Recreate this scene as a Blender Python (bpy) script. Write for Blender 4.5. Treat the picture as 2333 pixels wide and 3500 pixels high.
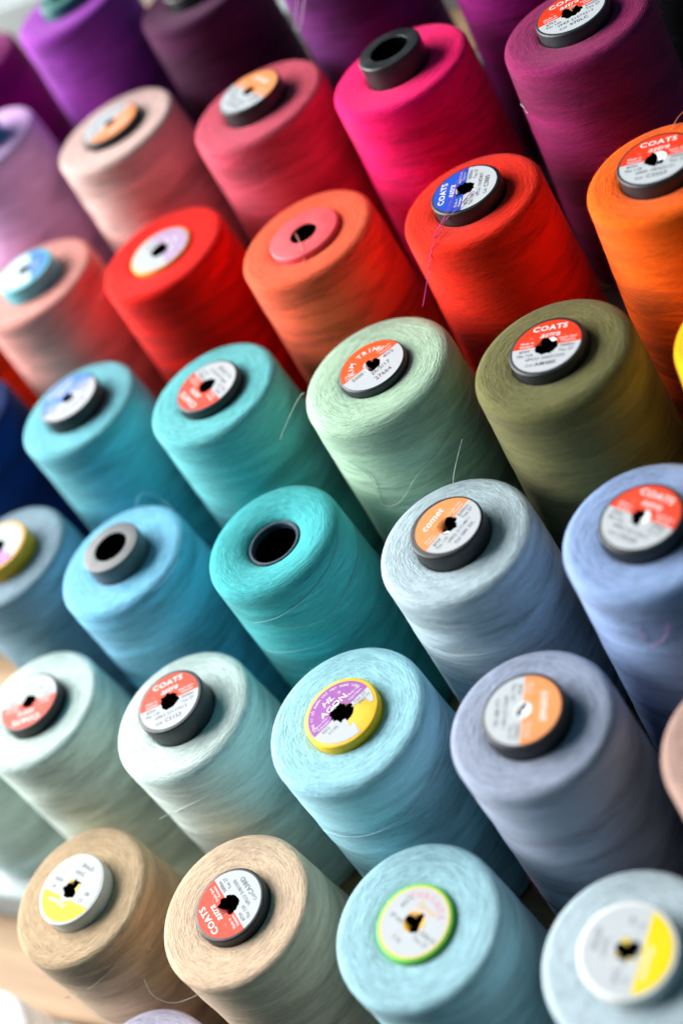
import bpy, math, random
from mathutils import Matrix, Vector, noise
random.seed(7)
scene = bpy.context.scene
COL = scene.collection
for o in list(bpy.data.objects):
    bpy.data.objects.remove(o)

# ------------------------------------------------------------------ camera
RIGHT = Vector((0.83470536, 0.32420950, -0.44514623))
DOWN = Vector((-0.03177344, -0.77863320, -0.62667438))
FWD = Vector((-0.54977942, 0.53723229, -0.63962806))
CAM = Vector((0.46956671, -0.18130856, 0.47317265))
cd = bpy.data.cameras.new('camera')
cam = bpy.data.objects.new('camera', cd)
COL.objects.link(cam)
cam.matrix_world = Matrix(((RIGHT.x, -DOWN.x, -FWD.x, CAM.x), (RIGHT.y, -DOWN.y, -FWD.y, CAM.y),
                           (RIGHT.z, -DOWN.z, -FWD.z, CAM.z), (0, 0, 0, 1)))
cd.sensor_fit = 'HORIZONTAL'
cd.sensor_width = 24.0
cd.lens = 50.0
cd.clip_start = 0.02
cd.clip_end = 100
cd.dof.use_dof = True
cd.dof.focus_distance = 0.615
cd.dof.aperture_fstop = 2.7
scene.camera = cam

# ------------------------------------------------------------------ world, lamps, exposure
w = bpy.data.worlds.new('World')
scene.world = w
w.use_nodes = True
w.node_tree.nodes['Background'].inputs[0].default_value = (0.30, 0.78, 1.0, 1)
w.node_tree.nodes['Background'].inputs[1].default_value = 0.13


def area(name, loc, target, sx, sy, power, color):
    ld = bpy.data.lights.new(name, 'AREA')
    ld.shape = 'RECTANGLE'
    ld.size, ld.size_y = sx, sy
    ld.energy = power
    ld.color = color
    o = bpy.data.objects.new(name, ld)
    COL.objects.link(o)
    o.location = loc
    o.rotation_euler = (Vector(target) - Vector(loc)).to_track_quat('-Z', 'Y').to_euler()
    return o


area('window_light', (-2.1, 0.20, 1.08), (0.05, 0.2, 0.05), 2.7, 2.4, 292, (1.0, 0.985, 0.97))

vs = scene.view_settings
vs.view_transform = 'Standard'
vs.look = 'None'
vs.exposure = 0.0
vs.gamma = 1.0
vs.use_curve_mapping = False
scene.render.engine = 'CYCLES'
scene.render.resolution_x, scene.render.resolution_y = 682, 1024
scene.cycles.samples = 192
scene.cycles.max_bounces = 8
scene.cycles.diffuse_bounces = 5


# ------------------------------------------------------------------ helpers
def lin(h):
    h = h.lstrip('#')
    out = []
    for i in (0, 2, 4):
        c = int(h[i:i + 2], 16) / 255
        out.append(c / 12.92 if c <= 0.04045 else ((c + 0.055) / 1.055) ** 2.4)
    return (*out, 1.0)


def tag(o, label=None, cat=None, group=None, kind=None):
    if label: o['label'] = label
    if cat: o['category'] = cat
    if group: o['group'] = group
    if kind: o['kind'] = kind
    return o


def mesh_obj(name, verts, faces, mats, parent=None, smooth=True):
    me = bpy.data.meshes.new(name)
    me.from_pydata([tuple(v) for v in verts], [], faces)
    for m in (mats if isinstance(mats, (list, tuple)) else [mats]):
        me.materials.append(m)
    if smooth:
        me.polygons.foreach_set('use_smooth', [True] * len(me.polygons))
    o = bpy.data.objects.new(name, me)
    COL.objects.link(o)
    if parent: o.parent = parent
    return o


def lathe(profile, seg=96):
    """profile: list of (r, z); returns verts, faces (open)."""
    vs_, fs = [], []
    for r, z in profile:
        for k in range(seg):
            a = 2 * math.pi * k / seg
            vs_.append((r * math.cos(a), r * math.sin(a), z))
    for i in range(len(profile) - 1):
        for k in range(seg):
            k2 = (k + 1) % seg
            fs.append((i * seg + k, (i + 1) * seg + k, (i + 1) * seg + k2, i * seg + k2))
    return vs_, fs


def tube_mesh(pts, rad, nseg=5, sub=6):
    P = [Vector(p) for p in pts]
    pts2 = []
    n = len(P)
    for i in range(n - 1):
        p0, p1, p2, p3 = P[max(i - 1, 0)], P[i], P[i + 1], P[min(i + 2, n - 1)]
        for s in range(sub):
            t = s / sub
            pts2.append(0.5 * ((2 * p1) + (p2 - p0) * t + (2 * p0 - 5 * p1 + 4 * p2 - p3) * t * t
                               + (-p0 + 3 * p1 - 3 * p2 + p3) * t ** 3))
    pts2.append(P[-1])
    vs_, fs = [], []
    for i, p in enumerate(pts2):
        d = (pts2[min(i + 1, len(pts2) - 1)] - pts2[max(i - 1, 0)]).normalized()
        u = d.cross(Vector((0.3, 0.2, 1))).normalized()
        v = d.cross(u)
        for k in range(nseg):
            a = 2 * math.pi * k / nseg
            vs_.append(p + rad * (math.cos(a) * u + math.sin(a) * v))
        if i:
            for k in range(nseg):
                k2 = (k + 1) % nseg
                fs.append(((i - 1) * nseg + k, (i - 1) * nseg + k2, i * nseg + k2, i * nseg + k))
    return vs_, fs


# ------------------------------------------------------------------ materials
def new_mat(name):
    m = bpy.data.materials.new(name)
    m.use_nodes = True
    nt = m.node_tree
    return m, nt, nt.nodes['Principled BSDF']


class NG:
    def __init__(self, nt): self.nt = nt
    def n(self, t, **kw):
        x = self.nt.nodes.new(t)
        for k, v in kw.items(): setattr(x, k, v)
        return x
    def l(self, a, b): self.nt.links.new(a, b)
    def put(self, sock, v):
        if isinstance(v, (int, float)): sock.default_value = v
        elif isinstance(v, (tuple, list)): sock.default_value = v
        else: self.l(v, sock)
    def m(self, op, a, b=0.0, c=0.0, clamp=False):
        x = self.n('ShaderNodeMath', operation=op, use_clamp=clamp)
        self.put(x.inputs[0], a); self.put(x.inputs[1], b); self.put(x.inputs[2], c)
        return x.outputs[0]
    def vec(self, a, b, c):
        x = self.n('ShaderNodeCombineXYZ')
        for i, v in enumerate((a, b, c)): self.put(x.inputs[i], v)
        return x.outputs[0]
    def noise(self, vec, scale=1.0, detail=2.0, rough=0.5):
        x = self.n('ShaderNodeTexNoise')
        self.l(vec, x.inputs['Vector'])
        x.inputs['Scale'].default_value = scale
        x.inputs['Detail'].default_value = detail
        x.inputs['Roughness'].default_value = rough
        return x.outputs['Fac']
    def rng(self, v, a, b, c, d, smooth=False):
        x = self.n('ShaderNodeMapRange', interpolation_type='SMOOTHSTEP' if smooth else 'LINEAR')
        self.put(x.inputs[0], v)
        for i, t in enumerate((a, b, c, d)): x.inputs[i + 1].default_value = t
        return x.outputs[0]
    def mix(self, f, a, b):
        x = self.n('ShaderNodeMix', data_type='RGBA')
        self.put(x.inputs[0], f); self.put(x.inputs[6], a); self.put(x.inputs[7], b)
        return x.outputs[2]


def thread_mat(hexcol, seed, band=1.0):
    """wound spun-polyester yarn: fine crossing turns, soft bands of tension, fuzzy sheen"""
    m, nt, b = new_mat('yarn_' + hexcol)
    g = NG(nt)
    uv = g.n('ShaderNodeUVMap', uv_map='winding')
    sp = g.n('ShaderNodeSeparateXYZ')
    g.l(uv.outputs[0], sp.inputs[0])
    th = g.m('MULTIPLY', sp.outputs[0], 2 * math.pi)
    v = sp.outputs[1]                                  # metres along the profile
    at = g.n('ShaderNodeAttribute', attribute_name='side')
    side = at.outputs['Fac']
    cs, sn = g.m('COSINE', th), g.m('SINE', th)
    so = seed * 3.7
    # wobble of the individual turns
    wob = g.noise(g.vec(g.m('MULTIPLY', cs, 9), g.m('MULTIPLY', sn, 9), g.m('MULTIPLY_ADD', v, 160, so)), 1, 2)
    vw = g.m('MULTIPLY_ADD', g.m('SUBTRACT', wob, 0.5), 0.0007, v)
    # end face: ragged concentric turns
    f1 = g.noise(g.vec(g.m('MULTIPLY', cs, 5), g.m('MULTIPLY', sn, 5), g.m('MULTIPLY_ADD', vw, 1500, so)), 1, 3, 0.6)
    f1b = g.noise(g.vec(g.m('MULTIPLY', cs, 16), g.m('MULTIPLY', sn, 16), g.m('MULTIPLY_ADD', vw, 2900, so)), 1, 1)
    f0 = g.noise(g.vec(g.m('MULTIPLY', cs, 3.2), g.m('MULTIPLY', sn, 3.2), g.m('MULTIPLY_ADD', vw, 620, so + 5)), 1, 2, 0.6)
    face = g.m('ADD', g.m('MULTIPLY', f0, 0.35), g.m('MULTIPLY_ADD', f1b, 0.25, g.m('MULTIPLY', f1, 0.4)))
    # flank: two crossing helices
    va = g.m('MULTIPLY_ADD', th, 0.0042, v)
    vb = g.m('MULTIPLY_ADD', th, -0.0042, v)
    h1 = g.noise(g.vec(g.m('MULTIPLY', cs, 11), g.m('MULTIPLY', sn, 11), g.m('MULTIPLY_ADD', va, 1700, so)), 1, 2)
    h2 = g.noise(g.vec(g.m('MULTIPLY', cs, 11), g.m('MULTIPLY', sn, 11), g.m('MULTIPLY_ADD', vb, 1700, so + 9)), 1, 2)
    h3 = g.noise(g.vec(g.m('MULTIPLY', cs, 2.6), g.m('MULTIPLY', sn, 2.6), g.m('MULTIPLY_ADD', va, 560, so + 21)), 1, 2, 0.6)
    h4 = g.noise(g.vec(g.m('MULTIPLY', cs, 2.6), g.m('MULTIPLY', sn, 2.6), g.m('MULTIPLY_ADD', vb, 640, so + 33)), 1, 2, 0.6)
    flank = g.m('MULTIPLY_ADD', g.m('ADD', h1, h2), 0.24, g.m('MULTIPLY', g.m('ADD', h3, h4), 0.26))
    # tension bands on the flank
    b1 = g.noise(g.vec(g.m('MULTIPLY', cs, 0.45), g.m('MULTIPLY', sn, 0.45), g.m('MULTIPLY_ADD', va, 66, so + 3)), 1, 0.6, 0.5)
    b2 = g.noise(g.vec(g.m('MULTIPLY', cs, 0.6), g.m('MULTIPLY', sn, 0.6), g.m('MULTIPLY_ADD', vb, 140, so + 17)), 1, 2, 0.6)
    bands = g.m('ADD', g.rng(b1, 0.43, 0.57, 0.0, 1.0, True), g.m('MULTIPLY', g.rng(b2, 0.45, 0.56, 0, 1, True), 0.6))
    bands = g.m('MULTIPLY', bands, 1 / 1.6)
    fine = g.m('ADD', g.m('MULTIPLY', face, g.m('SUBTRACT', 1.0, side)), g.m('MULTIPLY', flank, side))
    amp = g.m('MULTIPLY_ADD', side, -0.3, 1.0)
    val = g.m('ADD', g.m('MULTIPLY_ADD', g.m('SUBTRACT', fine, 0.48), g.m('MULTIPLY', amp, 2.0), 0.95),
              g.m('MULTIPLY', g.m('MULTIPLY', side, g.m('SUBTRACT', bands, 0.5)), 0.5 * band))
    col = lin(hexcol)
    hs = g.n('ShaderNodeHueSaturation')
    hs.inputs['Color'].default_value = col
    hs.inputs['Saturation'].default_value = 1.02
    g.l(val, hs.inputs['Value'])
    g.l(hs.outputs[0], b.inputs['Base Color'])
    b.inputs['Roughness'].default_value = 0.85
    b.inputs['Specular IOR Level'].default_value = 0.12
    b.inputs['Sheen Weight'].default_value = 0.26
    b.inputs['Sheen Roughness'].default_value = 0.45
    b.inputs['Sheen Tint'].default_value = (*[0.35 + 0.65 * c for c in col[:3]], 1)
    bp = g.n('ShaderNodeBump')
    bp.inputs['Strength'].default_value = 0.9
    bp.inputs['Distance'].default_value = 0.0014
    g.l(g.m('ADD', g.m('MULTIPLY', fine, amp), g.m('MULTIPLY', g.m('MULTIPLY', bands, side), 0.45)), bp.inputs['Height'])
    g.l(bp.outputs[0], b.inputs['Normal'])
    return m


PM = {}
def plastic(hexcol, rough=0.38, trans=0.0):
    key = (hexcol, rough)
    if key in PM: return PM[key]
    m, nt, b = new_mat('plastic_' + hexcol)
    g = NG(nt)
    tc = g.n('ShaderNodeTexCoord')
    nz = g.noise(tc.outputs['Object'], 900, 3, 0.6)
    n2 = g.noise(tc.outputs['Object'], 120, 3, 0.6)
    c = lin(hexcol)
    g.l(g.mix(g.rng(n2, 0.3, 0.75, 0, 1), tuple(x * 0.86 for x in c[:3]) + (1,), tuple(min(1, x * 1.08 + .004) for x in c[:3]) + (1,)), b.inputs['Base Color'])
    g.l(g.rng(n2, 0.3, 0.7, rough - 0.06, rough + 0.14), b.inputs['Roughness'])
    bp = g.n('ShaderNodeBump')
    bp.inputs['Strength'].default_value = 0.25
    bp.inputs['Distance'].default_value = 0.0002
    g.l(nz, bp.inputs['Height'])
    g.l(bp.outputs[0], b.inputs['Normal'])
    PM[key] = m
    return m


FM = {}
def flat_mat(name, hexcol, rough=0.5):
    key = (name, hexcol)
    if key in FM: return FM[key]
    m, nt, b = new_mat(name + '_' + hexcol)
    g = NG(nt)
    tc = g.n('ShaderNodeTexCoord')
    nz = g.noise(tc.outputs['Object'], 700, 3, 0.6)
    c = lin(hexcol)
    g.l(g.mix(g.rng(nz, 0.3, 0.7, 0, 1), tuple(x * 0.9 for x in c[:3]) + (1,), c), b.inputs['Base Color'])
    b.inputs['Roughness'].default_value = rough
    b.inputs['Sheen Weight'].default_value = 0.1
    FM[key] = m
    return m


def label_mat(top, bottom, chord, rim=None, R=0.0155):
    """printed paper sticker: one colour above a straight edge, another below, optional printed rim"""
    m, nt, b = new_mat('label_paper')
    g = NG(nt)
    tc = g.n('ShaderNodeTexCoord')
    sp = g.n('ShaderNodeSeparateXYZ')
    g.l(tc.outputs['Object'], sp.inputs[0])
    f = g.m('GREATER_THAN', sp.outputs[1], chord * R)
    c = g.mix(f, lin(bottom), lin(top))
    if rim:
        r = g.m('SQRT', g.m('ADD', g.m('POWER', sp.outputs[0], 2.0), g.m('POWER', sp.outputs[1], 2.0)))
        c = g.mix(g.m('GREATER_THAN', r, R * 0.955), c, lin(rim))
    nz = g.noise(tc.outputs['Object'], 300, 4, 0.6)
    scuff = g.rng(nz, 0.58, 0.75, 0, 0.25)
    c = g.mix(scuff, c, (0.58, 0.6, 0.6, 1))
    g.l(c, b.inputs['Base Color'])
    b.inputs['Roughness'].default_value = 0.5
    b.inputs['Specular IOR Level'].default_value = 0.18
    bp = g.n('ShaderNodeBump')
    bp.inputs['Strength'].default_value = 0.2
    bp.inputs['Distance'].default_value = 0.0004
    g.l(g.noise(tc.outputs['Object'], 140, 2), bp.inputs['Height'])
    g.l(bp.outputs[0], b.inputs['Normal'])
    return m


def wood_mat():
    m, nt, b = new_mat('pale_wood')
    g = NG(nt)
    tc = g.n('ShaderNodeTexCoord')
    mp = g.n('ShaderNodeMapping')
    g.l(tc.outputs['Object'], mp.inputs['Vector'])
    mp.inputs['Scale'].default_value = (4, 90, 90)
    n1 = g.noise(mp.outputs[0], 1.0, 4, 0.6)
    mp2 = g.n('ShaderNodeMapping')
    g.l(tc.outputs['Object'], mp2.inputs['Vector'])
    mp2.inputs['Scale'].default_value = (14, 500, 500)
    n2 = g.noise(mp2.outputs[0], 1.0, 3, 0.6)
    f = g.m('MULTIPLY_ADD', n2, 0.35, g.m('MULTIPLY', n1, 0.65))
    g.l(g.mix(g.rng(f, 0.35, 0.65, 0, 1), lin('8F7052'), lin('B59672')), b.inputs['Base Color'])
    b.inputs['Roughness'].default_value = 0.5
    b.inputs['Specular IOR Level'].default_value = 0.25
    bp = g.n('ShaderNodeBump')
    bp.inputs['Strength'].default_value = 0.2
    bp.inputs['Distance'].default_value = 0.0006
    g.l(f, bp.inputs['Height'])
    g.l(bp.outputs[0], b.inputs['Normal'])
    return m


def paint_mat():
    m, nt, b = new_mat('grey_paint')
    g = NG(nt)
    tc = g.n('ShaderNodeTexCoord')
    n1 = g.noise(tc.outputs['Object'], 30, 4, 0.6)
    n2 = g.noise(tc.outputs['Object'], 400, 3, 0.6)
    g.l(g.mix(g.rng(n1, 0.3, 0.7, 0, 1), lin('8E9C9E'), lin('A9B8B9')), b.inputs['Base Color'])
    b.inputs['Roughness'].default_value = 0.5
    bp = g.n('ShaderNodeBump')
    bp.inputs['Strength'].default_value = 0.15
    bp.inputs['Distance'].default_value = 0.0005
    g.l(n2, bp.inputs['Height'])
    g.l(bp.outputs[0], b.inputs['Normal'])
    return m


# ------------------------------------------------------------------ the stepped rack
PITCH_Y, RISE, SLOPE = 0.0713717, 0.0311252, 0.0017295 / 0.092
LEN = 0.125
WOOD, PAINT = wood_mat(), paint_mat()


def tread_z(row, x): return row * RISE - LEN + SLOPE * x


rack = bpy.data.objects.new('spool_rack', None)
COL.objects.link(rack)
rack.location = (0.05, 0.2, tread_z(2.8, 0.05) - 0.06)
tag(rack, 'stepped rack with pale wooden treads and grey risers under all the spools', 'rack')


def rack_box(name, x0, x1, y0, y1, zt, thick, mat):
    """board lying along x with a slight slope, bevelled along its long edges"""
    bv = 0.0015
    prof = [(y0, -thick), (y0, -bv), (y0 + bv, 0), (y1 - bv, 0), (y1, -bv), (y1, -thick)]
    vs_, fs = [], []
    nx = 24
    for i in range(nx + 1):
        x = x0 + (x1 - x0) * i / nx
        for (y, z) in prof:
            vs_.append((x - rack.location.x, y - rack.location.y, zt + SLOPE * x + z - rack.location.z))
    n = len(prof)
    for i in range(nx):
        for k in range(n):
            k2 = (k + 1) % n
            fs.append((i * n + k, (i + 1) * n + k, (i + 1) * n + k2, i * n + k2))
    fs.append(tuple(range(n)))
    fs.append(tuple(nx * n + k for k in reversed(range(n))))
    return mesh_obj(name, vs_, fs, mat, rack, smooth=False)


for row in range(-3, 10):
    z = row * RISE - LEN
    y = row * PITCH_Y
    rack_box('tread', -0.75, 0.62, y - 0.030, y + 0.0215, z, 0.016, WOOD)
    rack_box('riser', -0.75, 0.62, y + 0.0215, y + 0.0405, z + RISE - 0.0015, RISE + 0.02, PAINT)

# ------------------------------------------------------------------ spools: (col,row): x, y, rim z, cap height, rim radius (mm), label angle
SPOOLS = {
 (-1, -1): (-88.0, -71.37, -72.0, 6.0, 35.0, 0),
 (0, -1): (48.05, -71.37, -41.56, 6.0, 35.0, 0),
 (0, 0): (0.12, -4.92, -5.6, 6.2, 35.34, 2.931),
 (1, 0): (91.85, -1.8, -1.2, 4.2, 35.77, 2.486),
 (2, 0): (183.98, 0.83, 5.14, 1.51, 35.54, -0.448),
 (3, 0): (274.17, -0.74, 7.28, 6.34, 34.82, -1.621),
 (-1, 1): (-140.05, 71.37, 29.4, 6.0, 35.0, 0),
 (0, 1): (-46.03, 71.97, 29.98, 5.8, 34.92, -2.748),
 (1, 1): (46.15, 73.74, 30.5, 10.2, 35.37, 0.545),
 (2, 1): (138.65, 73.77, 35.36, 3.73, 36.84, 1.002),
 (3, 1): (226.39, 73.72, 40.31, 7.59, 33.79, -1.372),
 (4, 1): (314.25, 71.37, 38.04, 6.0, 35.0, 0),
 (0, 2): (-85.51, 142.74, 61.42, 8.0, 35.0, 2.75),
 (1, 2): (-4.56, 140.45, 61.52, 9.08, 35.12, 0),
 (2, 2): (88.04, 145.18, 68.46, -1.67, 33.44, 0),
 (3, 2): (181.29, 144.75, 64.89, 8.33, 34.66, 1.169),
 (4, 2): (268.43, 142.46, 71.66, 6.29, 34.21, -0.424),
 (0, 3): (-144.15, 214.12, 93.38, 6.0, 35.0, 0),
 (1, 3): (-50.68, 214.31, 95.32, 7.58, 34.05, 0.988),
 (2, 3): (40.07, 213.78, 97.23, 4.24, 34.3, 2.479),
 (3, 3): (133.89, 215.16, 99.41, 2.91, 36.59, 0.871),
 (4, 3): (220.77, 213.1, 100.22, 4.59, 34.94, 0.095),
 (5, 3): (309.33, 214.12, 102.02, 6.0, 35.0, 0),
 (0, 4): (-192.2, 285.49, 124.5, 6.0, 35.0, 0),
 (1, 4): (-100.78, 285.29, 126.2, 8.5, 36.41, 2.128),
 (2, 4): (-6.45, 286.88, 130.31, 0.9, 35.52, -0.816),
 (3, 4): (83.53, 283.46, 127.02, 2.04, 35.21, 0),
 (4, 4): (173.99, 285.46, 130.46, 5.93, 32.93, 1.733),
 (5, 4): (262.64, 283.27, 130.47, 5.68, 32.26, 0.11),
 (1, 5): (-148.24, 356.86, 174.2, 18.0, 35.0, 0),
 (2, 5): (-53.7, 357.95, 163.59, 3.98, 36.23, -2.026),
 (3, 5): (40.15, 357.8, 158.61, 7.78, 36.94, -0.593),
 (4, 5): (126.73, 355.87, 161.24, 10.61, 34.74, 0),
 (5, 5): (218.22, 356.05, 162.77, 5.04, 34.13, 0.486),
 (1, 6): (-196.29, 428.23, 188.48, 6.0, 35.0, 0),
 (2, 6): (-95.0, 428.23, 207.0, 6.0, 35.0, 0),
 (3, 6): (-12.29, 428.23, 191.94, 6.0, 35.0, 0),
 (4, 6): (79.71, 428.23, 193.67, 6.0, 35.0, 0),
 (5, 6): (171.71, 428.23, 195.4, 6.0, 35.0, 0),
 (6, 6): (263.71, 428.23, 197.1, 6.0, 35.0, 0),
}
DARK = '16191C'
RED, SALMON, ORANGE, BLUE, LILAC, PAPER = 'E83A18', 'EA4A30', 'F2965A', '1E50C4', 'A45CAE', 'C0C6CA'
# yarn colour, cap colour, cap radius, hole radius, label kind, shoulder, text label
INFO = {
 (-1, -1): ('E9E9EF', DARK, 16.8, 5.0, None, 4, 'white thread spool peeking in at the bottom left corner'),
 (0, -1): ('CFCBE2', DARK, 16.8, 5.0, None, 4, 'lavender thread spool at the bottom edge below the tan and beige spools'),
 (0, 0): ('C2A888', 'C4C9C4', 17.9, 4.6, 'sp948', 3.5, 'tan thread spool with white cap and torn yellow and white sticker'),
 (1, 0): ('DABEA2', '24292C', 17.0, 4.7, 'coats_ca38', 3.5, 'beige thread spool with tilted red and white sticker beside the tan spool'),
 (2, 0): ('9CC6D0', '74D24A', 16.4, 4.6, 'thread', 4, 'pale aqua thread spool with bright green cap'),
 (3, 0): ('B0C2CA', 'DEE2DF', 18.6, 4.4, 'yellow', 4.5, 'pale grey thread spool with white cap and yellow striped sticker'),
 (-1, 1): ('B9D6D3', DARK, 16.8, 5.0, None, 4, 'pale mint spool whose base shows at the left edge above the tan spool'),
 (0, 1): ('D2E6DE', DARK, 17.0, 4.0, 'coats_plain', 4, 'whitish mint spool at the left edge with upside down red sticker'),
 (1, 1): ('D6E8E2', '2C3235', 17.2, 4.6, 'coats_c5153', 5, 'whitish mint spool with tall grey cap reading C5153'),
 (2, 1): ('A0D4E0', 'F6C400', 17.4, 5.0, 'agon', 5, 'light blue spool with yellow cap and torn purple sticker'),
 (3, 1): ('9AA3B8', DARK, 17.2, 3.8, 'comet_plain', 4, 'lavender grey spool with orange and white sticker, dark cap'),
 (4, 1): ('B6968A', DARK, 17.0, 5.0, None, 4, 'dusty pink thread spool cut off by the right edge'),
 (0, 2): ('8CA4B2', 'FFB400', 17.6, 4.8, 'agon_plain', 4, 'blue grey spool with yellow cap cut off by the left edge'),
 (1, 2): ('84CAEA', '565C5F', 15.7, 9.0, None, 5, 'sky blue spool with bare grey cap and a large open hole'),
 (2, 2): ('4EB8BC', '2C3E50', 13.2, 11.3, None, 6.5, 'teal spool with no cap, thread funnelling into a pale tube'),
 (3, 2): ('B4C8D0', '1B1F21', 16.6, 4.4, 'comet', 4.5, 'pale grey blue spool with punctured orange and white sticker'),
 (4, 2): ('8CA4CE', DARK, 17.0, 3.8, 'coats_plain', 5, 'periwinkle blue spool with red and white sticker at the right edge'),
 (0, 3): ('082860', DARK, 17.0, 5.0, None, 4, 'navy blue spool at the left edge behind the turquoise blue one'),
 (1, 3): ('76C4D0', '1A1E20', 17.4, 3.8, 'coats_blue_plain', 4, 'turquoise blue spool with blurred blue and silver sticker'),
 (2, 3): ('6CC4C8', '1A2022', 17.3, 4.6, 'coats_plain', 4, 'turquoise green spool with red sticker half turned over, ragged hole'),
 (3, 3): ('ABCBB0', '2A3034', 16.4, 4.2, 'kim', 7, 'pale green thread spool with orange and white sticker, loose loops on its side'),
 (4, 3): ('6B6A42', '1A1E21', 16.8, 4.9, 'coats_am48', 6, 'olive green thread spool with red and white sticker'),
 (5, 3): ('F4B11E', DARK, 17.0, 5.0, None, 4, 'yellow thread spool just showing at the right edge'),
 (0, 4): ('F4492A', DARK, 17.0, 5.0, None, 4, 'red orange spool whose flank shows behind the peach spool at left'),
 (1, 4): ('E6A096', '62C3CE', 17.6, 4.2, 'cyan', 4, 'peach pink spool with glossy cyan cap at the left edge'),
 (2, 4): ('EE1C12', 'F2A21A', 17.8, 5.4, 'agon_pale', 4, 'bright red spool with orange rimmed pale sticker, no dark cap'),
 (3, 4): ('F26848', 'F0565E', 18.4, 7.2, None, 4.5, 'orange thread spool with pink plastic cap'),
 (4, 4): ('EE2F1C', DARK, 16.7, 4.3, 'coats_blue', 4.5, 'scarlet thread spool with blue and white sticker and magenta thread on it'),
 (5, 4): ('FF6200', '1C2023', 16.9, 4.6, 'coats_c2223', 5, 'bright orange spool reading C2223 at the right edge'),
 (1, 5): ('DAB2E4', '2CB0B8', 16.6, 8.0, None, 4, 'lilac spool with tall teal cap at the left edge'),
 (2, 5): ('E0BEB6', DARK, 17.6, 3.4, 'comet_plain', 4, 'pale blush pink spool with orange and white sticker'),
 (3, 5): ('D05468', DARK, 17.6, 3.4, 'comet_plain', 4, 'rose red spool with orange and white sticker on black cap'),
 (4, 5): ('FF0D6C', DARK, 15.9, 9.6, None, 4, 'hot pink spool with tall bare black cap'),
 (5, 5): ('8A2258', '23282C', 16.8, 4.6, 'coats_970', 5, 'plum thread spool with red and white sticker at the top right'),
 (1, 6): ('7A005C', DARK, 17.0, 5.0, None, 4, 'deep magenta spool at the left edge in the top corner'),
 (2, 6): ('9A40AE', '1F6F6A', 15.8, 8.0, None, 5, 'violet spool with teal core at the top left'),
 (3, 6): ('4E1E42', DARK, 17.0, 5.0, None, 4, 'dusky mauve spool at the top behind the rose spool'),
 (4, 6): ('5C1E60', DARK, 17.0, 5.0, None, 4, 'purple spool at the top behind the hot pink spool'),
 (5, 6): ('820E68', DARK, 17.0, 5.0, None, 4, 'magenta spool at the top behind the plum spool'),
 (6, 6): ('0C0A12', DARK, 17.0, 5.0, None, 4, 'near black spool in the top right corner behind the plum spool'),
}
LABEL_R = {(0, 0): 16.2, (1, 0): 15.5, (2, 0): 15.0, (3, 0): 16.6, (0, 1): 15.7, (1, 1): 15.3, (2, 1): 15.4, (3, 1): 15.5,
           (0, 2): 15.4, (3, 2): 14.7, (4, 2): 15.4, (1, 3): 16.2, (2, 3): 15.9, (3, 3): 15.5, (4, 3): 15.0, (1, 4): 14.6,
           (2, 4): 16.3, (4, 4): 15.1, (5, 4): 15.4, (2, 5): 16.4, (3, 5): 16.4, (5, 5): 15.4}
TAPER = 0.037
VIEW_AZ = math.atan2(FWD.y, FWD.x)          # the winding seam faces away from the camera


def densify(pts, step):
    out = [pts[0]]
    for a, b in zip(pts, pts[1:]):
        d = math.dist(a, b)
        n = max(1, int(d / step))
        for i in range(1, n + 1):
            t = i / n
            out.append((a[0] + (b[0] - a[0]) * t, a[1] + (b[1] - a[1]) * t))
    return out


def shoulder_arc(R, s, n=7):
    """from flat top at r=R-s round to flank r=R at z=-s*.9"""
    return [(R - s + s * math.sin(i / n * math.pi / 2), -0.85 * s * (1 - math.cos(i / n * math.pi / 2))) for i in range(n + 1)]


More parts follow.
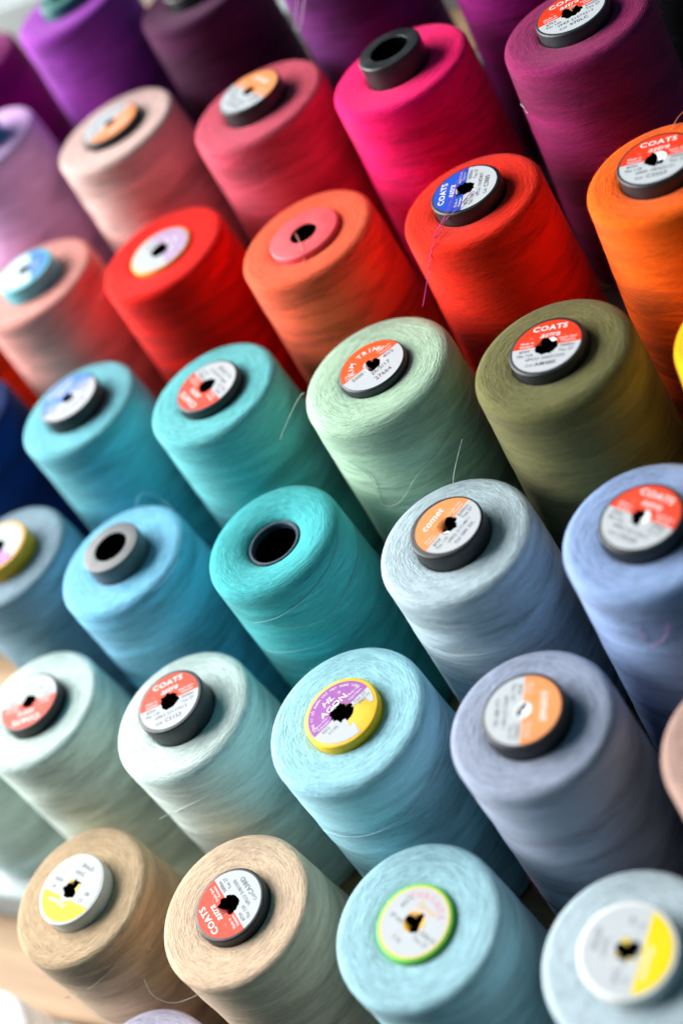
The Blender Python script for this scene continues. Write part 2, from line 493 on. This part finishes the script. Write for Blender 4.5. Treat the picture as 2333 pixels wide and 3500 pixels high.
def winding(name, key, R, rc, H, s, mat, parent, funnel=False):
    mm = 1e-3
    Rm, rcm = R, rc
    # shoulder radius chosen so that the measured rim radius lies near the shoulder's middle
    if funnel:
        prof = [(12.9, -16), (13.0, -6), (13.5, -4.2), (15.0, -2.6), (17.5, -1.5), (20.5, -0.7), (23.5, -0.2)]
    else:
        prof = [(rcm - 0.8, -4.0), (rcm + 0.1, -1.3), (rcm + 1.2, -0.5), ((rcm + Rm - s) / 2, 0.0)]
    arc = [(r, z) for r, z in shoulder_arc(Rm + 0.3, s)]
    prof += arc
    z_end = -(H - 6)
    z0 = arc[-1][1]
    prof.append((Rm + 0.3 + TAPER * (-z_end), z_end))
    rb = prof[-1][0]
    prof += [(rb - 0.6, z_end - 2.5), (rb - 2.5, z_end - 4.5), (rb - 8, -H + 1.2), (16, -H + 1.2)]
    prof = densify(prof, 2.4)
    seg = 112
    rnd = random.Random(hash(key) & 0xffff)
    ph = rnd.uniform(0, 100)
    acc = [0.0]
    for a, b in zip(prof, prof[1:]): acc.append(acc[-1] + math.dist(a, b) * mm)
    vs_, uvv, sd = [], [], []
    for i, (r, z) in enumerate(prof):
        side = min(1.0, max(0.0, (-z - 0.5 * s) / (1.2 * s))) if r > (rcm + Rm) / 2 else 0.0
        for k in range(seg + 1):
            a = 2 * math.pi * k / seg
            dr = 0.0
            if 2 < i < len(prof) - 4:
                dr = 0.32 * (noise.noise(Vector((math.cos(a) * .6 + ph, math.sin(a) * .6, acc[i] * 70))))
                dr += 0.16 * (noise.noise(Vector((math.cos(a) * 2 + ph, math.sin(a) * 2, acc[i] * 300))))
            dz = 0.0 if side > 0 else dr * 0.7
            rr = r + dr * (0.15 + 0.85 * side)
            ang = a + VIEW_AZ
            vs_.append((rr * mm * math.cos(ang), rr * mm * math.sin(ang), (z + dz + H) * mm))
            uvv.append((k / seg, acc[i] + ph * .01))
            sd.append(side)
    fs = []
    w_ = seg + 1
    for i in range(len(prof) - 1):
        for k in range(seg):
            fs.append((i * w_ + k, (i + 1) * w_ + k, (i + 1) * w_ + k + 1, i * w_ + k + 1))
    o = mesh_obj(name, vs_, fs, mat, parent)
    me = o.data
    uvl = me.uv_layers.new(name='winding')
    buf = [0.0] * (2 * len(me.loops))
    for li, lp in enumerate(me.loops):
        buf[2 * li], buf[2 * li + 1] = uvv[lp.vertex_index]
    uvl.data.foreach_set('uv', buf)
    at = me.attributes.new('side', 'FLOAT', 'POINT')
    at.data.foreach_set('value', sd)
    # weld-free seam: custom smooth is fine because the seam is on the far side
    return o, prof


def fuzz_mesh(prof, H, n, rnd):
    """loose fibre ends standing off the yarn"""
    mm = 1e-3
    vs_, fs = [], []
    cand = [i for i in range(3, len(prof) - 6) if prof[i][1] > -75]
    wts = [prof[i][0] * (1.0 if prof[i][1] > -12 else 0.6) for i in cand]
    for i in rnd.choices(cand, wts, k=n):
        r, z = prof[i]
        a = rnd.uniform(0, 2 * math.pi)
        tr, tz = prof[i + 1][0] - prof[i - 1][0], prof[i + 1][1] - prof[i - 1][1]
        l = math.hypot(tr, tz) or 1
        nr, nz = -tz / l, tr / l
        if nz < 0 and z > -1: nr, nz = -nr, -nz
        er, et = Vector((math.cos(a), math.sin(a), 0)), Vector((-math.sin(a), math.cos(a), 0))
        nn = er * nr + Vector((0, 0, nz))
        p = er * r + Vector((0, 0, z + H)) - nn * 0.3
        ln = rnd.uniform(0.5, 1.6)
        d = (nn * rnd.uniform(.3, 1) + et * rnd.uniform(-1, 1) + Vector((0, 0, rnd.uniform(-.5, .5)))).normalized()
        bend = et * rnd.uniform(-.8, .8) + nn * rnd.uniform(-.4, .5)
        wd = d.cross(nn + et * .3).normalized() * rnd.uniform(.018, .032)
        b0 = len(vs_)
        for t in (0, .5, 1):
            q = p + d * ln * t + bend * (t * t * ln * .5)
            for sgn in (-1, 1):
                vs_.append((q + wd * sgn * (1 - .5 * t)) * mm)
        fs += [(b0, b0 + 1, b0 + 3, b0 + 2), (b0 + 2, b0 + 3, b0 + 5, b0 + 4)]
    return vs_, fs


# ------------------------------------------------------------------ lettering
def text_polys(s, size, x, y, rot=0.0, shear=0.0, bold=0.0, align='CENTER', sx=1.0, space=1.0):
    cu = bpy.data.curves.new('t', 'FONT')
    cu.body = s
    cu.size = 1.0
    cu.align_x = align
    cu.align_y = 'CENTER'
    cu.shear = shear
    cu.offset = bold
    cu.space_character = space
    cu.resolution_u = 2
    ob = bpy.data.objects.new('t', cu)
    me = bpy.data.meshes.new_from_object(ob)
    c, s_ = math.cos(rot), math.sin(rot)
    vs_ = []
    for v in me.vertices:
        px, py = v.co.x * size * sx, v.co.y * size
        vs_.append((x + px * c - py * s_, y + px * s_ + py * c, 0))
    fs = [tuple(p.vertices) for p in me.polygons]
    bpy.data.objects.remove(ob)
    bpy.data.curves.remove(cu)
    bpy.data.meshes.remove(me)
    return vs_, fs


def arc_text(s, size, rad, mid_deg, step_deg, bold=0.0):
    out = []
    n = len(s)
    for i, ch in enumerate(s):
        if ch == ' ': continue
        a = math.radians(mid_deg - (i - (n - 1) / 2) * step_deg)
        out.append(text_polys(ch, size, rad * math.cos(a), rad * math.sin(a), a - math.pi / 2, 0, bold))
    return out


def lettering(parent, R, polys, mat, z=0.00007):
    vs_, fs = [], []
    for v, f in polys:
        b = len(vs_)
        vs_ += [(x * R, y * R, z) for x, y, _ in v]
        fs += [tuple(i + b for i in t) for t in f]
    return mesh_obj('lettering', vs_, fs, mat, parent, smooth=False)


WHITE_INK = flat_mat('ink', 'F2F0EE')
DARK_INK = flat_mat('ink', '3E4648')
GREY_INK = flat_mat('ink', '7C8488')
PINK_INK = flat_mat('ink', 'EE9AA4')
ORANGE_INK = flat_mat('ink', 'F3BE7A')


def coats_text(lab, R, code, lot, tkt='Tkt 110', sub='astra'):
    T = text_polys
    wh = [T('COATS', .27, 0, .70, 0, 0, .022, sx=1.12, space=1.08),
          T(sub, .30, .03, .43, 0, .35, .008),
          T('Made in', .125, -.60, .20, 0, 0, .006), T('Vietnam', .125, -.60, .08, 0, 0, .006),
          T('Staple Spun', .115, .60, .22, 0, 0, .004), T('Polyester', .115, .62, .10, 0, 0, .004)]
    dk = [T('8754', .15, -.64, -.12, 0, 0, .0), T(tkt, .15, -.60, -.29),
          T('5000m', .155, .62, -.10), T('Tex 27', .15, .60, -.27),
          T(lot, .16, .02, -.47, space=1.06), T('Col', .15, -.40, -.69), T(code, .20, .08, -.69, 0, 0, .006, space=1.05)]
    lettering(lab, R, wh, WHITE_INK)
    lettering(lab, R, dk, DARK_INK)


def comet_text(lab, R):
    T = text_polys
    lettering(lab, R, [T('comet', .34, -.05, .58, 0, .2, .012), T('Made in', .11, -.62, .20), T('Vietnam', .11, -.62, .09),
                       T('Staple Spun', .11, .6, .22), T('Polyester', .11, .62, .10)], WHITE_INK)
    lettering(lab, R, [T('8754', .15, -.62, -.12), T('Tkt 110', .15, -.58, -.29), T('5000m', .16, .62, -.10), T('Tex 27', .15, .6, -.27),
                       T('VPPO 31714811', .15, 0, -.47), T('Col 3BK 20L', .16, 0, -.68)], DARK_INK)


def label_mesh(parent, R, hole, z, ang, mat, rnd, torn=None, ragged=.12, off=(0, 0)):
    """sticker ring with an irregular punched hole; torn(r, a) True where paper is gone (r 0..1)"""
    nr, na = 14, 120
    ph = rnd.uniform(0, 50)
    vs_, fs = [], []
    hr = [hole * (1 + ragged * noise.noise(Vector((math.cos(2 * math.pi * k / na) * 2 + ph, math.sin(2 * math.pi * k / na) * 2, 0)))
                  + ragged * .5 * noise.noise(Vector((math.cos(2 * math.pi * k / na) * 6 + ph, math.sin(2 * math.pi * k / na) * 6, 3))))
          for k in range(na)]
    for i in range(nr + 1):
        t = i / nr
        for k in range(na):
            a = 2 * math.pi * k / na
            r = hr[k] + (R - hr[k]) * t
            lift = 0.00016 * max(0, 1 - t * 3) * noise.noise(Vector((math.cos(a) * 1.5 + ph, math.sin(a) * 1.5, 7)))
            vs_.append((r * math.cos(a), r * math.sin(a), lift))
    for i in range(nr):
        for k in range(na):
            if torn:
                a = 2 * math.pi * (k + .5) / na
                r = (hr[k] + (R - hr[k]) * (i + .5) / nr) / R
                if torn(r, a): continue
            k2 = (k + 1) % na
            fs.append((i * na + k, (i + 1) * na + k, (i + 1) * na + k2, i * na + k2))
    o = mesh_obj('label', vs_, fs, mat, parent)
    o.location = (off[0], off[1], z)
    o.rotation_euler = (0, 0, ang)
    return o


def flap(lab, a_deg, width_deg, hole, length, drop, mat):
    """piece of paper pushed down into the hole, hinged on its rim"""
    vs_, fs = [], []
    n, m_ = 6, 6
    for i in range(n + 1):
        t = i / n
        for k in range(m_ + 1):
            s = k / m_ - .5
            a = math.radians(a_deg + width_deg * s * (1 - .75 * t))
            r = hole * 1.04 - length * math.sin(t * 1.25) / math.sin(1.25) * (1 - .5 * abs(s))
            vs_.append((r * math.cos(a), r * math.sin(a), .00005 - drop * t * t))
    for i in range(n):
        for k in range(m_):
            fs.append((i * (m_ + 1) + k, i * (m_ + 1) + k + 1, (i + 1) * (m_ + 1) + k + 1, (i + 1) * (m_ + 1) + k))
    return mesh_obj('torn_flap', vs_, fs, mat, lab)


def build_label(kind, key, root, H, h, R, hole, ang):
    rnd = random.Random(key[0] * 31 + key[1] * 7 + 5)
    mm = 1e-3
    z = (H + h) * mm + 0.00012
    R, hole = R * mm, hole * mm
    P = lambda c: flat_mat('paper', c)
    if kind.startswith('coats'):
        top = {'coats_blue': BLUE, 'coats_blue_plain': '4E86DE', 'coats_plain': SALMON, 'coats_c5153': SALMON, 'coats_ca38': SALMON}.get(kind, RED)
        lab = label_mesh(root, R, hole, z, ang, label_mat(top, PAPER, 0.0, None, R), rnd, None, .22 if kind in ('coats_am48',) or key == (2, 3) else .28)
        code, lot, tkt = {'coats_c5153': ('C5153', 'VPKS 27117213', 'Tkt 110'), 'coats_am48': ('AM48K', 'VPCU 30021220', 'Tkt 110'),
                          'coats_970': ('970LC', 'VPRF 21574213', 'Tkt 120'), 'coats_c2223': ('C2223', 'VPPF 18762131', 'Tkt 110'),
                          'coats_ca38': ('CA38ID', 'VPLU 3181500', 'Tkt 120'), 'coats_blue': ('C3885', 'VPLU 10383807', 'Tkt 120')
                          }.get(kind, ('C4120', 'VPKS 20114213', 'Tkt 110'))
        coats_text(lab, R, code, lot, tkt)
        if kind == 'coats_c2223': flap(lab, 35, 150, hole, hole * 1.25, .0028, P('E6E6E2'))
        if kind == 'coats_am48':
            flap(lab, 150, 50, hole, hole * .45, .0012, P('C23A22')); flap(lab, 60, 70, hole, hole * .35, .0010, P('F0F0EC'))
        if kind == 'coats_ca38': flap(lab, 110, 80, hole, hole * .7, .003, P('B01D18'))
        if kind == 'coats_970': flap(lab, 75, 70, hole, hole * .5, .0015, P('F08A68'))
        if kind == 'coats_blue':
            flap(lab, 100, 60, hole, hole * .4, .0012, P('E4E8EC'))
        if key == (4, 2): flap(lab, 10, 170, hole, hole * 1.3, .0022, P('E9EEF0'))
        if key == (1, 3): flap(lab, 10, 70, hole, hole * .5, .001, P('D5DADA'))
    elif kind.startswith('comet'):
        lab = label_mesh(root, R, hole, z, ang, label_mat(ORANGE, PAPER, 0.0, None, R), rnd, None, .25 if kind == 'comet' else .08,
                         (0.0009 * math.cos(ang - .6), 0.0009 * math.sin(ang - .6)) if kind == 'comet' else (0, 0))
        comet_text(lab, R)
        if kind == 'comet':
            flap(lab, 120, 150, hole, hole * .95, .0022, P('D8742A')); flap(lab, 215, 50, hole, hole * .6, .0015, P('F1EFEA'))
        if key == (3, 1): flap(lab, 60, 200, hole, hole * 1.6, .0012, P('F0F2F4')); flap(lab, 240, 170, hole, hole * 1.2, .0016, P('EBEEF0'))
    elif kind.startswith('agon'):
        pale = kind == 'agon_pale'
        def torn(r, a):
            d = math.degrees(a) % 360
            e = 14 * noise.noise(Vector((r * 5, a * 2, 2.0)))
            if r > .985: return False
            return (278 + e < d < 336 + e and r > .0) or (262 < d < 285 + e and r < .62 + .1 * noise.noise(Vector((a * 9, 0, 0))))
        lab = label_mesh(root, R, hole, z, ang, label_mat('B79CC4' if pale else LILAC, PAPER, -.02, None, R), rnd, torn if kind == 'agon' else None, .3 if kind == 'agon' else .1)
        T = text_polys
        wh = [T('HL', .25, -.05, .60, 0, .2, .016, sx=1.3), T('AGON', .27, -.02, .33, 0, 0, .012, sx=1.15), T('Made in', .12, .62, .24), T('Viet Nam', .12, .62, .1),
              T('Spun Sew', .11, -.6, .18), T('Polyester', .11, -.6, .06), T('\u00ae', .14, .36, .56)]
        wh += arc_text('CÔNG TY CỔ PHẦN CHỈ MAY HƯNG LONG', .115, .87, 93, 4.9, .004)
        lettering(lab, R, wh, WHITE_INK)
        dk = [T('60/2', .15, -.64, -.12), T('H190', .15, -.5, -.3)]
        if kind == 'agon': dk += [T('Tex 27', .15, .64, -.1), T('5000 M', .14, .70, -.24)]
        lettering(lab, R, dk, GREY_INK)
        if kind == 'agon':
            flap(lab, 95, 60, hole, hole * .35, .0004, P('EFE9EE')); flap(lab, 20, 40, hole, hole * .4, .0012, P('8A5A14'))
    elif kind == 'kim':
        lab = label_mesh(root, R, hole, z, ang, label_mat('F4581C', PAPER, .07, None, R), rnd, None, .12)
        T = text_polys
        wh = arc_text('KIM TRINH', .24, .66, 96, 15.5, .02) + [T('Made in', .11, -.66, .26), T('Vietnam', .11, -.68, .15), T('100% Spun', .11, .60, .30), T('Polyester', .11, .62, .17)]
        lettering(lab, R, wh, WHITE_INK)
        lettering(lab, R, [T('5000', .20, -.55, -.08), T('40/2', .20, .58, -.05), T('26/5/17', .22, .12, -.36), T('27664', .23, .05, -.66)], DARK_INK)
        flap(lab, 165, 120, hole, hole * .9, .0022, P('EFEFEA')); flap(lab, 60, 40, hole, hole * .3, .001, P('F07A4A'))
    elif kind in ('sp948', 'yellow'):
        ych = .30 if kind == 'sp948' else .34
        lab = label_mesh(root, R, hole, z, ang, label_mat('F4D21E' if kind == 'sp948' else 'F0D000', PAPER, ych, None, R), rnd, None, .35)
        T = text_polys
        lettering(lab, R, [T('Polyester', .2, .2, .50, 0, .3, .01)], WHITE_INK)
        lettering(lab, R, [T('S1', .2, -.55, .18), T('40', .2, -.66, -.06), T('M', .18, .66, .12), T('5000', .18, .62, -.10), T('25041', .19, .05, -.50), T('SP948', .21, -.12, -.74)],
                  DARK_INK if kind == 'sp948' else GREY_INK)
        flap(lab, 200, 70, hole, hole * .75, .0008, P('EFD24A')); flap(lab, 310, 60, hole, hole * .45, .0012, P('E6C862'))
        if kind == 'sp948': flap(lab, 80, 110, hole, -hole * .5, -.0003, P('E4E6EA'))
        if kind == 'yellow': flap(lab, 30, 50, hole, hole * .5, .0012, P('D9CB7A'))
    elif kind == 'thread':
        lab = label_mesh(root, R, hole, z, ang, label_mat(PAPER, PAPER, 0, 'F0C85A', R), rnd, None, .1)
        T = text_polys
        lettering(lab, R, arc_text('THREADS', .24, .74, 90, 16, .012), PINK_INK)
        lettering(lab, R, [T('Thread', .24, .02, .45, 0, .3, .01)], ORANGE_INK)
        lettering(lab, R, [T('40/2', .22, -.60, .28, 1.5), T('5000 M', .18, .62, -.12), T('Tex 27', .18, .52, -.32), T('SP 605', .18, -.5, -.2), T('2 26', .18, -.1, -.62)], GREY_INK)
        for a, c in ((20, 'E9A81E'), (130, 'F4BE68'), (245, 'F0B400')): flap(lab, a, 95, hole, hole * .62, .0018, P(c))
    elif kind == 'cyan':
        lab = label_mesh(root, R, hole, z, ang, label_mat('CFE6EC', '4A86DA', -.25, None, R), rnd, None, .1)
        lettering(lab, R, [text_polys('40/2', .22, 0, -.5)], WHITE_INK)
    return lab


# ------------------------------------------------------------------ build every spool
ROOT = {}
TUBE = flat_mat('tube_shade', '08090A', 1.0)  # shade of the deep core hole put into the tube's colour
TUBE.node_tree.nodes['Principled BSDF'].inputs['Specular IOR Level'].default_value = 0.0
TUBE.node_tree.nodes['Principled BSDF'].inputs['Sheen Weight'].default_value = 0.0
for i, (key, (x, y, zr, h, R, ang)) in enumerate(sorted(SPOOLS.items(), key=lambda t: (t[0][1], t[0][0]))):
    yarn, capc, rc, rh, kind, s, text = INFO[key]
    mm = 1e-3
    zt = tread_z(key[1], x * mm)
    H = (zr * mm - zt) / mm                     # mm from tread to the winding's end face
    root = bpy.data.objects.new('thread_spool', None)
    COL.objects.link(root)
    root.location = (x * mm, y * mm, zt)
    tag(root, text, 'spool', 'thread spools standing on the rack')
    ROOT[key] = (root, H)
    funnel = key == (2, 2)
    mat = thread_mat(yarn, i + 1, 1.0)
    wobj, prof = winding('winding', key, R, rc, H, s, mat, root, funnel)
    # core: cap ring, hole wall and inner tube down to the tread
    b = 0.9
    if funnel:
        rin, h_ = rh, -6.6
        cp = [(rc - .2, -40), (rc - .2, -4.2), (rc - .7, -3.6), (rh + .5, -3.6), (rh, -4.2), (rh - .2, -7), (rh + .3, -7.1)]
    else:
        cp = [(rc - .6, -12), (rc, -8)] + [(rc, h - b)] + [(rc - b + b * math.cos(t * math.pi / 8), h - b + b * math.sin(t * math.pi / 8)) for t in range(1, 5)]
        rin = rh if kind is None else rh + 1.0
        cp += [(rin + .12, h), (rin, h - .15), (rin, h - .5), (rin + .6, h - .6)]
    v, f = lathe([(r * mm, (z + H) * mm) for r, z in cp], 96)
    cap = mesh_obj('core_cap', v, f, plastic(capc, .42), root)
    cap.data.set_sharp_from_angle(angle=math.radians(33))
    zt_ = -6.9 if funnel else h - .45
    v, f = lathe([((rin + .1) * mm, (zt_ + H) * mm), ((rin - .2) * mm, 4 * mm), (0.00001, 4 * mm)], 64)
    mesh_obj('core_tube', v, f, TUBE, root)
    if kind:
        build_label(kind, key, root, H, h, LABEL_R[key], rh, ang)
    depth = (Vector((x * mm, y * mm, zr * mm)) - CAM).dot(FWD)
    nf = 5200 if 0.575 < depth < 0.67 else (2200 if 0.52 < depth < 0.72 else 0)
    if nf:
        rnd = random.Random(i)
        v, f = fuzz_mesh(prof, H, nf, rnd)
        fo = mesh_obj('fuzz', v, f, flat_mat('fibre', yarn, .8), root, smooth=False)
        tag(fo, kind='stuff')

# ------------------------------------------------------------------ loose thread ends
STRANDS=[
 ('strand',(3, 3),[(36.76, 8.1, -20.0), (37.69, -1.7, -23.31), (36.4, -9.81, -23.78), (32.13, -20.04, -25.84), (28.76, -24.88, -27.93), (23.64, -29.67, -30.84), (16.58, -34.28, -34.77), (10.34, -37.02, -41.13), (4.1, -38.47, -46.42), (-1.16, -38.68, -48.69), (-5.1, -38.38, -47.9), (-5.49, -38.07, -43.55), (-3.54, -38.04, -36.26), (-2.8, -37.84, -29.22), (-5.48, -37.35, -23.26), (-10.31, -36.26, -19.65)]),
 ('strand',(3, 3),[(37.73, 5.45, -31.01), (38.0, -4.39, -34.25), (35.08, -15.09, -37.85), (30.71, -23.12, -39.87), (23.51, -30.18, -40.08), (16.25, -34.75, -41.46), (9.2, -37.23, -40.8)]),
 ('tail',(3, 3),[(-35.44, -8.15, -2.14), (-37.33, -10.25, -2.28), (-40.58, -16.77, -4.96), (-43.62, -23.61, -8.1), (-45.47, -28.45, -10.57)]),
 ('strand',(2, 2),[(29.81, 10.7, -2.17), (33.91, 0.81, -4.96), (32.86, -8.96, -7.49), (28.39, -18.7, -9.9), (21.81, -26.4, -12.11), (12.69, -31.86, -14.53), (3.84, -34.17, -16.44), (-4.21, -34.18, -17.58), (-6.82, -33.62, -15.37)]),
 ('strand',(2, 2),[(29.84, 17.21, -17.92), (33.38, 9.02, -21.17), (34.61, 0.24, -22.46), (32.81, -10.78, -24.46), (28.94, -19.05, -27.09), (24.01, -25.25, -27.58), (17.02, -30.23, -25.77), (9.56, -33.18, -23.29), (3.69, -34.33, -19.26)]),
 ('strand',(2, 2),[(35.38, -3.76, -47.09), (34.22, -8.96, -41.98), (30.53, -17.24, -38.68), (23.47, -26.14, -39.6), (16.5, -31.02, -40.07), (6.67, -34.62, -39.4), (-4.14, -34.97, -40.36), (-10.87, -33.57, -40.52)]),
 ('strand',(3, 2),[(35.02, 4.85, -9.61), (35.52, 4.55, -22.95), (36.15, -1.35, -30.74), (35.11, -8.83, -33.25), (30.62, -19.27, -34.82), (23.62, -27.44, -34.72), (12.29, -34.0, -33.83), (-1.54, -36.21, -32.82), (-11.01, -34.41, -30.78)]),
 ('tail',(3, 2),[(-8.3, 28.0, 0.2), (-8.15, 29.03, 2.66), (-7.22, 34.03, 6.07), (-5.5, 40.49, 10.02), (-4.31, 44.34, 12.23)]),
 ('strand',(2, 1),[(33.13, 17.91, -13.14), (36.08, 11.66, -19.43), (38.0, 1.33, -21.2), (36.74, -9.95, -22.46), (32.48, -19.86, -25.2), (25.51, -28.36, -28.68), (15.49, -35.09, -30.45), (5.26, -37.98, -32.13), (-4.4, -38.2, -33.0), (-16.76, -34.78, -37.01)]),
 ('strand',(1, 1),[(35.45, -10.01, -30.9), (32.55, -17.12, -27.31), (27.82, -23.54, -21.58), (22.14, -28.84, -17.87), (13.35, -33.8, -18.74), (2.54, -36.42, -22.99), (-2.48, -36.61, -25.92), (-5.37, -38.84, -25.3), (-8.42, -41.4, -24.83)]),
 ('strand',(0, 1),[(26.43, 19.96, -2.16), (28.53, 21.4, -10.27), (30.75, 18.35, -15.62), (34.4, 10.1, -14.79), (35.71, -0.18, -12.71)]),
 ('strand',(0, 1),[(27.91, -22.47, -14.27), (24.1, -26.57, -16.79), (17.2, -31.59, -20.25), (8.11, -35.21, -23.51), (0.77, -40.56, -21.69)]),
 ('strand',(0, 0),[(34.63, -11.39, -23.24), (33.65, -13.53, -14.79), (31.63, -17.1, -11.81), (28.3, -22.28, -10.95), (22.6, -28.25, -13.87), (13.01, -33.94, -18.9), (-3.79, -36.6, -28.88), (-7.55, -38.76, -27.46)]),
 ('tail',(1, 0),[(-1.38, -36.2, -3.04), (-3.71, -37.83, -2.41), (-6.08, -39.78, -2.01), (-10.81, -43.1, -0.74), (-15.44, -44.15, 2.36), (-19.18, -43.1, 6.47), (-21.34, -39.65, 11.21)]),
 ('tail',(1, 2),[(-8.39, 32.87, -2.04), (-8.15, 35.77, 0.2), (-6.83, 38.46, 1.32), (-4.43, 40.26, 0.77), (-0.67, 40.85, -1.96), (3.92, 39.16, -7.33), (21.48, 26.63, -2.09)]),
 ('strand',(1, 2),[(30.86, 10.82, -2.06), (34.96, -2.99, -2.01), (30.43, -16.26, -2.13), (16.98, -28.26, -2.06), (3.22, -32.27, -2.15)]),
 ('strand',(3, 0),[(-1.52, -22.19, 0.4), (4.88, -22.14, 0.4), (8.5, -19.46, 0.4)]),
 ('tail',(2, 4),[(-23.45, -16.1, 0.4), (-27.97, -19.99, -2.08), (-32.77, -28.34, -4.96)]),
 ('tail',(5, 4),[(-0.25, 25.33, 0.4), (0.95, 27.72, 1.37), (2.36, 30.14, 2.2), (4.7, 33.12, 2.69)]),
 ('strand',(3, 4),[(-4.0, -0.15, 2.44), (-1.45, -3.8, 2.44), (4.23, -11.32, 2.44), (6.9, -17.32, 0.4), (7.88, -21.73, 0.4)]),
 ('magenta',(4, 4),[(-4.24, 13.6, 6.4), (-3.81, -0.27, 6.9), (-3.49, -14.9, 6.5), (-7.6, -18.4, 2.6), (-9.99, -20.5, 0.7), (-10.99, -28.45, -1.2)]),
 ('magenta',(4, 4),[(6.36, -4.18, 6.33), (4.47, -5.23, 6.33), (0.8, -14.75, 6.33), (-5.5, -17.2, 3.2), (-7.6, -22.0, 0.9), (-9.0, -28.6, 0.2), (-11.5, -31.4, -4.0), (-14.56, -30.9, -8.59), (-16.26, -30.2, -12.5), (-17.53, -35.87, -15.93), (-19.06, -43.34, -20.88)]),
 ('pink',(4, 2),[(-0.06, -35.07, -14.9), (-0.26, -35.25, -20.51), (-0.75, -35.45, -25.42)]),
 ('pink',(4, 2),[(10.81, -33.34, -15.67), (8.32, -34.4, -21.48), (5.5, -34.97, -25.18), (1.48, -35.45, -26.85)]),
 ('red',(3, 1),[(-27.5, -25.3, -84.0), (-24.6, -28.2, -88.0), (-21.19, -31.05, -92.25), (-12.2, -35.4, -93.0), (-3.0, -37.5, -92.0)]),
 ('white',(3, 6),[(39.8,14,-22.5),(38.5,10.5,-33),(39,8,-36.5),(40.5,7.8,-37.5),(41.8,8.3,-36),(42,9.5,-33.5),(42.4,15,-23.8)]),
 ('white',(4, 6),[(-10.5,-33.7,-3.4),(-17.9,-37.2,-15.8),(-17.8,-39.3,-17.7),(-17,-39.4,-18.4),(-15,-39,-17.5),(-6,-34.8,-3.8)]),
 ('lint',(5, 5),[(-30.0, -18.73, -23.2), (-26.74, -23.11, -22.58), (-26.86, -23.01, -24.26), (-25.34, -24.71, -24.61)]),
]
for nm, key, pts in STRANDS:
    root, H = ROOT[key]
    yarn = INFO[key][0]
    c = lin(yarn)
    P = []
    for p in pts:
        rr = math.hypot(p[0], p[1])
        k = 1 + (0.45 / rr if rr > 30 else 0)
        P.append(Vector((p[0] * k * 1e-3, p[1] * k * 1e-3, (p[2] + H + (0.3 if p[2] > -1 else 0)) * 1e-3)))
    v, f = tube_mesh(P, 0.00017)
    if nm in ('strand', 'tail'):
        pale = ''.join('%02X' % int(int(yarn[q:q + 2], 16) * .65 + 255 * .35) for q in (0, 2, 4))
        mesh_obj('loose_thread', v, f, flat_mat('fibre', pale, .7), root)
    else:
        hx, text = {'magenta': ('D81E9C', None), 'pink': ('D58AD0', None), 'red': ('B81E48', 'thin crimson thread low on the lavender grey spool'),
                    'white': ('D5DCE0', None), 'lint': ('E6DCE8', 'speck of white lint on the flank of the plum spool')}[nm]
        if nm == 'magenta': text = 'short magenta thread end across the blue sticker' if len(pts) < 7 else 'long magenta thread hanging down over the scarlet spool'
        if nm == 'pink': text = 'tiny straight pink thread bit on periwinkle spool' if len(pts) < 4 else 'tiny curved pink thread bit on periwinkle spool'
        if nm == 'white': text = 'bright white thread loop hanging at the top edge' if key == (3, 6) else 'dim grey thread loop hanging beside the white one at the top edge'
        v = [Vector(q) + root.location for q in v]
        base = v[0].copy()
        o = mesh_obj('loose_thread', [q - base for q in v], f, flat_mat('fibre', hx, .6))
        o.location = base
        tag(o, text, 'thread')
